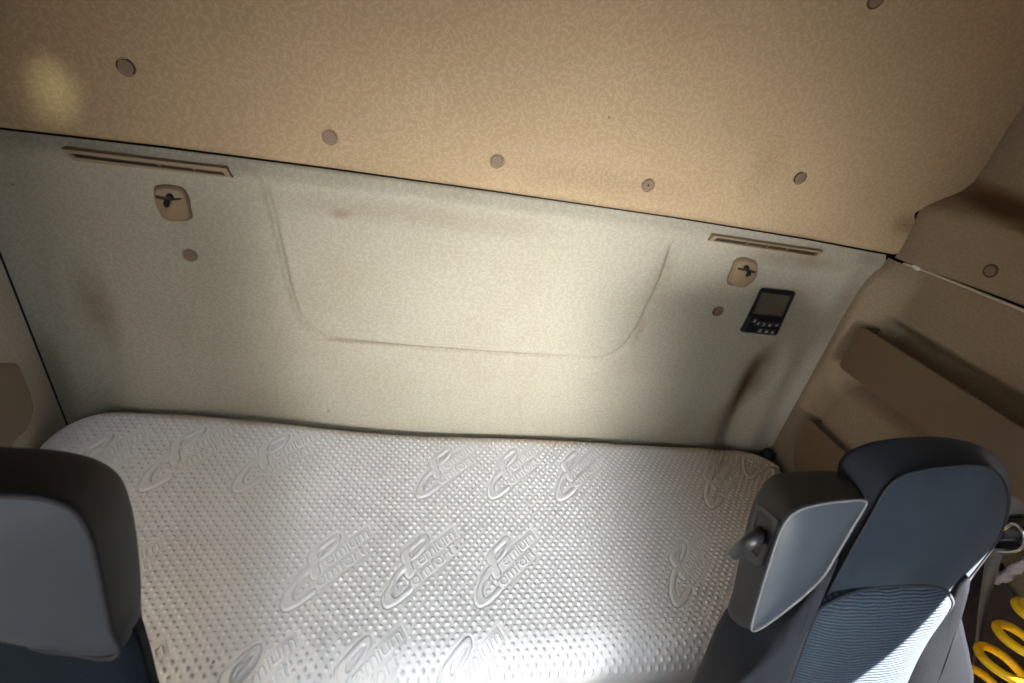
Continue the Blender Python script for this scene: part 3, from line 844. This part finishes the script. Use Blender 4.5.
# backrest below it
pbk = seat_plane(-.83, 1.45, LN); pbk2 = seat_plane(-.83, 1.45, LN, -.10)
def back_outline(hw, z1, z0, y0, off, topw):
    n = np.array([0, -1, LN]); n /= np.linalg.norm(n)
    pts = []
    for (x, z) in ((-topw, z1-.02), (-topw*.6, z1), (topw*.6, z1), (topw, z1-.02), (hw, z1-.14), (hw, (z0+z1)/2), (hw*.97, z0), (-hw*.97, z0), (-hw, (z0+z1)/2), (-hw, z1-.14)):
        pts.append(np.array([XC+x, y0+LN*(z-1.45), z])+n*off)
    return closed_curve(pts, 6)
pq, pq2 = seat_plane(-.805, 1.45, LN, -.030), seat_plane(-.805, 1.45, LN, -.12)
Fk = half([(0, 598), (90, 604), (124, 618), (137, 640), (149, 683), (166, 740), (200, 860)], pq)
Bk = half([(0, 588), (100, 594), (136, 612), (146, 640), (157, 688), (174, 745), (205, 860)], pq2)
V, Fc = loft(closed_curve(Fk, 6), closed_curve(Bk, 6), pq[1], .012, .006, 8)
finish('backrest', V, Fc, M['teal'], sl, True)
def cushion(xc, hw, y0, y1, z0, z1, m, parent):
    def ringz(z, k): return np.array([(xc+k*x, (y0+y1)/2+k*(y-(y0+y1)/2), z) for x, y in closed_curve([(-hw, y0, 0), (hw, y0, 0), (hw, y1, 0), (-hw, y1, 0)], 8)[:, :2]])
    V, Fc = rings_mesh([ringz(z0, .96), ringz(z0+.02, 1.0), ringz(z1-.03, 1.0), ringz(z1, .95), ringz(z1+.01, .6)]); finish('seat_cushion', V, Fc, m, parent, True)
    V, Fc = box((xc-hw*.7, y0+.08, .0), (xc+hw*.7, y1-.08, z0)); finish('seat_base', V, Fc, M['black'], parent, False)
cushion(XC, .24, -1.50, -1.03, .50, .62, M['navy'], sl)

# ------------------------------------------------------------------ right seat
LR = .30
def RP(off=0): return seat_plane(-.70, 1.45, LR, off)
sr = empty('driver_seat', (.52, -1.05, 0), 'dark blue seat at the right with a ribbed insert and a grey shoulder housing', 'seat')
def on(pts, pl):
    out = []
    for x, y in pts:
        p = at_plane(x, y, *pl)
        if y >= 735: p = p-np.array([0, LR, 1.0])*max(0, p[2]-.66)      # carry the lower ends down to the cushion
        out.append(p)
    return np.array(out)
nR = RP()[1]
# upper fabric: front panel (inside the seam) and the dark shell behind it
F1 = on([(874, 509), (884, 491), (899, 477), (922, 470), (950, 466), (978, 465), (997, 473), (1007, 492), (1006, 516), (996, 541), (978, 566), (958, 590), (938, 612), (880, 618), (815, 622), (822, 605), (846, 559)], RP(.0))
B1 = on([(836, 478), (842, 457), (862, 445), (888, 439), (922, 436.5), (955, 438.5), (985, 448), (1005, 466), (1011.5, 494), (1006, 525), (990, 552), (972, 580), (950, 610), (880, 625), (790, 635), (800, 590), (822, 530)], RP(-.055))
print('R F1', F1.min(0), F1.max(0), 'B1', B1.min(0), B1.max(0))
F1c, B1c = closed_curve(F1, 6), closed_curve(B1, 6)
V, Fc = loft(F1c, B1c, nR, 0, .0, 9, front=False, back=True, backdome=.05)
hd = finish('headrest', V, Fc, M['navydark'], sr, True)
cF = F1c.mean(0); rings = [cF+(F1c-cF)*t+nR*(.014*(1-t**3)) for t in (.1, .25, .4, .55, .7, .82, .91, .97, 1)]
rings.append(F1c-nR*.006)
V, Fc = rings_mesh(rings, True, False); o = finish('front_panel', V, Fc, M['navy'], hd, True); o['label'] = 'worn navy front panel'
V, Fc = tube(F1c+nR*.0004, .0022, 6, True); finish('seam_piping', V, Fc, M['pipedark'], hd, True)
# ribbed insert
I1 = on([(818, 612), (832, 602), (849, 594.5), (870, 588.5), (893, 586), (920, 585.5), (940, 588), (949, 594), (952, 606), (930, 640), (905, 690), (880, 760), (760, 760), (778, 715), (795, 670)], RP(.012))
I1c = closed_curve(I1, 6); c = I1c.mean(0)
V, Fc = loft(I1c, c+(I1c-c)*1.01-nR*.05, nR, .014, .0, 4, back=False)
finish('ribbed_insert', V, Fc, M['meshfab'], sr, True)
V, Fc = tube(I1c-nR*.001, .003, 6, True); finish('insert_seam', V, Fc, M['navydark'], sr, True)
# right bolster
b1 = on([(966, 577), (969, 590), (961, 607), (964.5, 632), (969.5, 655), (972, 690), (972, 735), (885, 735), (897, 695), (914, 652), (933, 623), (949, 600)], RP(.010))
for k_ in range(7):   # outer edge stands proud
    px_ = ((966, 577), (969, 590), (961, 607), (964.5, 632), (969.5, 655), (972, 690), (972, 735))[k_]
    if px_[1] < 735: b1[k_] = at_plane(*px_, *RP(.010+(.0, .002, .004, .006, .007, .008, .008)[k_]))
b1c = closed_curve(b1, 6); c = b1c.mean(0)
V, Fc = loft(b1c, c+(b1c-c)*.97-nR*.10, nR, .010, .006, 6, back=True)
finish('side_bolster', V, Fc, M['bolster'], sr, True)
# left bolster: dark side facing the aisle and the strip beside the insert
s1 = on([(835, 560), (826, 585), (815, 612), (795, 668), (778, 715), (755, 770), (700, 770), (735, 690), (776, 652), (792, 622), (812, 592)], RP(.014))
s1c = closed_curve(s1, 6)
s2 = on([(835, 560), (828, 580), (815, 610), (795, 668), (778, 715), (755, 770), (610, 770), (690, 686), (724, 612), (752, 590), (800, 570)], RP(-.10))
s2c = closed_curve(s2, 6)
V, Fc = loft(s1c, s2c, nR, .010, .004, 8)
finish('side_bolster', V, Fc, M['navydark'], sr, True)
# backrest core closing the volume behind
def core(off, g):
    pts = [(.40-g, 1.30), (.55, 1.36), (.68+g, 1.28), (.71+g, 1.0), (.72+g, .62), (.30-g, .62), (.32-g, .95)]
    return closed_curve([np.array([x, -.70+LR*(z-1.45), z])+nR*off for x, z in pts], 6)
V, Fc = loft(core(-.055, -.02), core(-.115, -.02), nR, .0, .006, 5)
finish('backrest', V, Fc, M['navydark'], sr, True)
cushion(.51, .22, -1.55, -1.06, .50, .60, M['navy'], sr)
# shoulder housing with belt-height lever
HP = RP(.045); HB = RP(-.075)
hF = on([(751.5, 629), (755, 612), (766, 574), (778, 537), (784.5, 523), (792, 514), (806, 507), (832, 502), (864, 500), (865.5, 504), (852, 527), (834, 558), (822, 577), (808, 591), (780, 614), (757, 629.5)], HP)
hB = on([(728, 611), (733, 590), (740, 556), (748, 521), (757, 495), (769, 478), (785, 472.5), (822, 470.5), (843, 474), (855, 488), (850, 520), (835, 550), (822, 572), (806, 588), (775, 612), (738, 622)], HB)
print('housing F', hF.min(0), hF.max(0), 'B', hB.min(0), hB.max(0))
hFc, hBc = closed_curve(hF, 6), closed_curve(hB, 6)
V, Fc = loft(hFc, hBc, nR, 0, .003, 9, front=False, back=True, backdome=.01); hV, hFs = V, Fc
hs = finish('shoulder_housing', V, Fc, M['shell'], sr, True)
cF = hFc.mean(0); rings = [cF+(hFc-cF)*t+nR*(.008*(1-t**3)) for t in (.1, .25, .4, .55, .7, .82, .91, .97, 1)]
rings.append(hFc-nR*.005)
V, Fc = rings_mesh(rings, True, False); o = finish('front_panel', V, Fc, M['panelr'], hs, True); o['label'] = 'pale grey leatherette front panel'
V, Fc = tube(hFc+nR*.0006, .0018, 6, True); finish('piping', V, Fc, M['pipe'], hs, True)
# lever bezel let into the aisle face
from mathutils.bvhtree import BVHTree
tree = BVHTree.FromPolygons([tuple(v) for v in hV], [tuple(int(k) for k in f) for f in hFs])
def on_house(pts):
    P, N = [], []
    for x, y in pts:
        r = Vector(ray(x, y)).normalized()
        loc, nor, _i, _d = tree.ray_cast(Vector(EYE), r)
        if nor.dot(r) > 0: nor = -nor
        P.append(np.array(loc)); N.append(np.array(nor))
    return np.array(P), np.array(N)
bzp = [(755.5, 504), (762, 506), (777.5, 519.5), (777, 524), (760.5, 565), (757, 566), (744, 556), (743.5, 551)]
bip = [(758.5, 510), (762, 511), (771.5, 520.5), (771.5, 524), (759, 555), (756.5, 556), (749, 549), (748.5, 545)]
bz, bn = on_house(bzp); nB = bn.mean(0); nB /= np.linalg.norm(nB)
pc = bz.mean(0)+nB*.004
bz, bi = on(bzp, (pc, nB)), on(bip, (pc, nB))
V, Fc = ring_prism(bz, bi, -nB*.012); bevel(finish('bezel', V, Fc, M['black'], hs, False), .0012)
V, Fc = prism(bi-nB*.003, -nB*.002); finish('lever_slot', V, Fc, M['dark'], hs, False)
l0 = on([(762, 533)], (pc-nB*.004, nB))[0]; l1 = on([(752, 540)], (pc+nB*.018, nB))[0]; l2 = on([(734, 555)], (pc+nB*.024, nB))[0]
lp = open_curve([l0, l1, l2], 7)
t = np.linspace(0, 1, len(lp))
V, Fc = tube(lp, list(.0088+.0016*np.sin(t*PI)-.0022*t), 12); o = finish('lever', V, Fc, M['lever'], hs, True)
o['label'] = 'black adjusting lever'

for _p in ((855, 683), (900, 640), (945, 600), (760, 683), (930, 680)):
    print('P', _p, at_plane(*_p, *RP(.024)))
# ------------------------------------------------------------------ seat belt, pillar, cloth and air hose at the right edge
XB = .965
qb = lambda x, y, X=XB: at_x(x, y, X)
a, b = qb(1006, 487, 1.0), qb(1024, 489, 1.0)
po = [qb(1003, 492, .99), qb(1013, 487, .99), qb(1060, 492, .99), qb(1060, 530, .99), qb(1006, 520, .99), qb(996, 512, .99)]
V, Fc = prism(closed_curve(po, 4), (.03, 0, 0)); o = struct('trim_2', V, Fc, M['greyplastic'], False); bevel(o, .006, 3)
sbt = empty('seat_belt', tuple(qb(1000, 560)*np.array([1, 1, 0])+np.array([0, 0, .6])), 'grey seat belt hanging from a glossy black guide beside the right seat', 'seat belt')
# guide: rounded black hood with a metal loop
g0 = closed_curve([qb(984, 545), (qb(990, 528)), qb(1003, 517), qb(1024, 514), qb(1045, 522), qb(1045, 545), qb(1020, 549), qb(998, 549)], 5)
c = g0.mean(0)
rings = [g0+np.array([.02, 0, 0]), g0, c+(g0-c)*.85+np.array([-.018, 0, 0]), c+(g0-c)*.5+np.array([-.026, 0, 0])]
V, Fc = rings_mesh(rings); finish('guide_cover', V, Fc, plain('gloss_black', (.01, .01, .012), .15), sbt, True, auto=60)
lpz = closed_curve([qb(987, 549, .945), qb(1000, 552, .945), qb(1016, 551, .945), qb(1024, 545, .945), qb(1022, 530, .94), qb(1012, 524, .94)], 5)
V, Fc = tube(lpz, .004, 8, True); finish('guide_loop', V, Fc, M['metal'], sbt, True)
cl = [np.array(qb(*p, .940)) for p in ((996, 548), (990, 575), (984, 605), (978, 640), (973, 683), (968, 740))]
wd = [(9.5, 0), (9.0, 0), (6, 0), (3.2, 0), (1.8, 0), (1.5, 0)]
ed1 = [qb(986.5, 548, .936), qb(983, 575, .936), qb(979, 605, .936), qb(975.5, 640, .94), qb(971, 683, .945), qb(966, 740, .945)]
ed2 = [qb(1004.5, 549, .944), qb(997, 575, .95), qb(988, 605, .955), qb(980.5, 640, .958), qb(974, 683, .96), qb(969, 740, .96)]
E1, E2 = open_curve(ed1, 5), open_curve(ed2, 5)
V = [p for r in zip(E1, E2) for p in r]; Fc = [(2*i, 2*i+1, 2*i+3, 2*i+2) for i in range(len(E1)-1)]
w = finish('webbing', V, Fc, M['web'], sbt, True); s = w.modifiers.new('Solidify', 'SOLIDIFY'); s.thickness = .0016; s.offset = 0

def drape(u, v):
    y = -.50-.45*u; z = .84+.285*v - .10*u*v
    x = .982+.010*math.sin(u*26+1.5*v)+.005*math.sin(u*49+2*v)
    return (x, y, z)
V, Fc = sheet(90, 40, drape, (1, 0, 0), .006)
ck = empty('hanging_cloth', (1.0, -.7, .40), 'dark brown folded cloth with a pale fleecy edge hanging behind the yellow hose', 'cloth')
finish('cloth_folds', V, Fc, M['cloth'], ck, True)
fz = [qb(990, 578, .966), qb(1004, 577, .966), qb(1014, 570, .966), qb(1030, 561, .966), qb(1050, 555, .966)]
V, Fc = tube(open_curve(fz, 10), .010, 10); V = [np.asarray(p)+rng.normal(0, .0012, 3) for p in V]
o = finish('fleece_edge', V, Fc, M['fleece'], ck, True); o['label'] = 'pale speckled fleecy edge'
# yellow coiled air hose
h0, h1 = at_y(968, 712, -.80), at_y(1062, 605, -.735)
h0 = at_x(960, 722, .90); h1 = at_x(1064, 606, .90)
ax = h1-h0; L = np.linalg.norm(ax); ax = ax/L
pxs = math.hypot(1064-960, 722-606)/L
NT = math.hypot(1064-960, 722-606)/29.0
rad = 21.5/pxs
vd = (h0+h1)/2-EYE; vd /= np.linalg.norm(vd)
u1 = np.cross(ax, vd); u1 /= np.linalg.norm(u1); u2 = np.cross(ax, u1)
ts = np.linspace(0, 1, int(NT*28))
hel = [h0+ax*L*t+rad*(math.cos(2*PI*NT*t+2.1)*u1+math.sin(2*PI*NT*t+2.1)*u2) for t in ts]
V, Fc = tube(hel, 3.6/pxs, 10); o = finish('air_hose', V, Fc, M['hose'], None, True, True)
print('hose rad', rad, 'tube', 3.6/pxs, 'turns', NT)
tag(o, 'yellow coiled air hose in the bottom right corner beside the seat', 'hose')

# ------------------------------------------------------------------ light
def area(name, loc, target, sx, sy, energy, col, spread=None):
    l = bpy.data.lights.new(name, 'AREA'); l.shape = 'RECTANGLE'; l.size = sx; l.size_y = sy; l.energy = energy; l.color = col
    if spread: l.spread = math.radians(spread)
    o = bpy.data.objects.new(name, l); COL.objects.link(o); o.location = loc
    o.rotation_euler = (Vector(target)-Vector(loc)).to_track_quat('-Z', 'Y').to_euler()
    return o
area('windscreen_daylight', (-.05, -2.20, 1.54), (.17, 0, 1.16),   .8, .6, 6.6, (1.0, .985, .955), 42)
area('overhead_fill', (-.20, -1.60, 2.37), (-.05, -.52, .8), .7, .5, 3.0, (.84, .93, 1.0), 80)  # added fill from above to brighten the mattress and its lip
area('right_window_daylight', (1.14, -1.5, 1.48), (-.3, -.9, 1.2), .95, .62, .5, (.8, .9, 1.0))
area('left_window_daylight', (-1.08, -1.60, 1.60), (-.25, -.30, .85), .75, .55, 4.6, (.90, .94, 1.0), 110)
def spot_light(name, loc, target, energy, col, size, blend, rad=.02):
    l = bpy.data.lights.new(name, 'SPOT'); l.energy = energy; l.color = col; l.spot_size = math.radians(size); l.spot_blend = blend; l.shadow_soft_size = rad
    o = bpy.data.objects.new(name, l); COL.objects.link(o); o.location = loc
    o.rotation_euler = (Vector(target)-Vector(loc)).to_track_quat('-Z', 'Y').to_euler(); return o
t = at_y(50, 86, -.02)
spot_light('sun_glint_spot', (-.62, -.75, 2.2), tuple(t), 21, (.96, 1, .66), 5.6, 1.0)  # added spot standing in for a sun glint on the upper panel
sun = bpy.data.lights.new('sun', 'SUN'); sun.energy = 150; sun.angle = math.radians(.53); sun.color = (1, .95, .88)
so_ = bpy.data.objects.new('sun', sun); COL.objects.link(so_)
SUN = Vector((-.50, .25, -.58)); so_.rotation_euler = SUN.to_track_quat('-Z', 'Y').to_euler()
wd_ = bpy.data.worlds.new('World'); SC.world = wd_; wd_.use_nodes = True
bg = wd_.node_tree.nodes['Background']; bg.inputs[0].default_value = (.62, .76, 1, 1); bg.inputs[1].default_value = .05

# ------------------------------------------------------------------ camera
cd = bpy.data.cameras.new('camera'); cd.sensor_width = 36; cd.lens = F*36/1024; cd.clip_start = .02
cam = bpy.data.objects.new('camera', cd); COL.objects.link(cam)
rm = Matrix(((R[0][0], -R[0][1], -R[0][2]), (R[1][0], -R[1][1], -R[1][2]), (R[2][0], -R[2][1], -R[2][2])))
cam.matrix_world = Matrix.Translation(Vector(EYE)) @ rm.to_4x4()
cd.dof.use_dof = True; cd.dof.focus_distance = 1.25; cd.dof.aperture_fstop = 5.6
SC.camera = cam
vs = SC.view_settings; vs.view_transform = 'Standard'; vs.look = 'None'; vs.gamma = 1; vs.use_curve_mapping = False; vs.exposure = 0
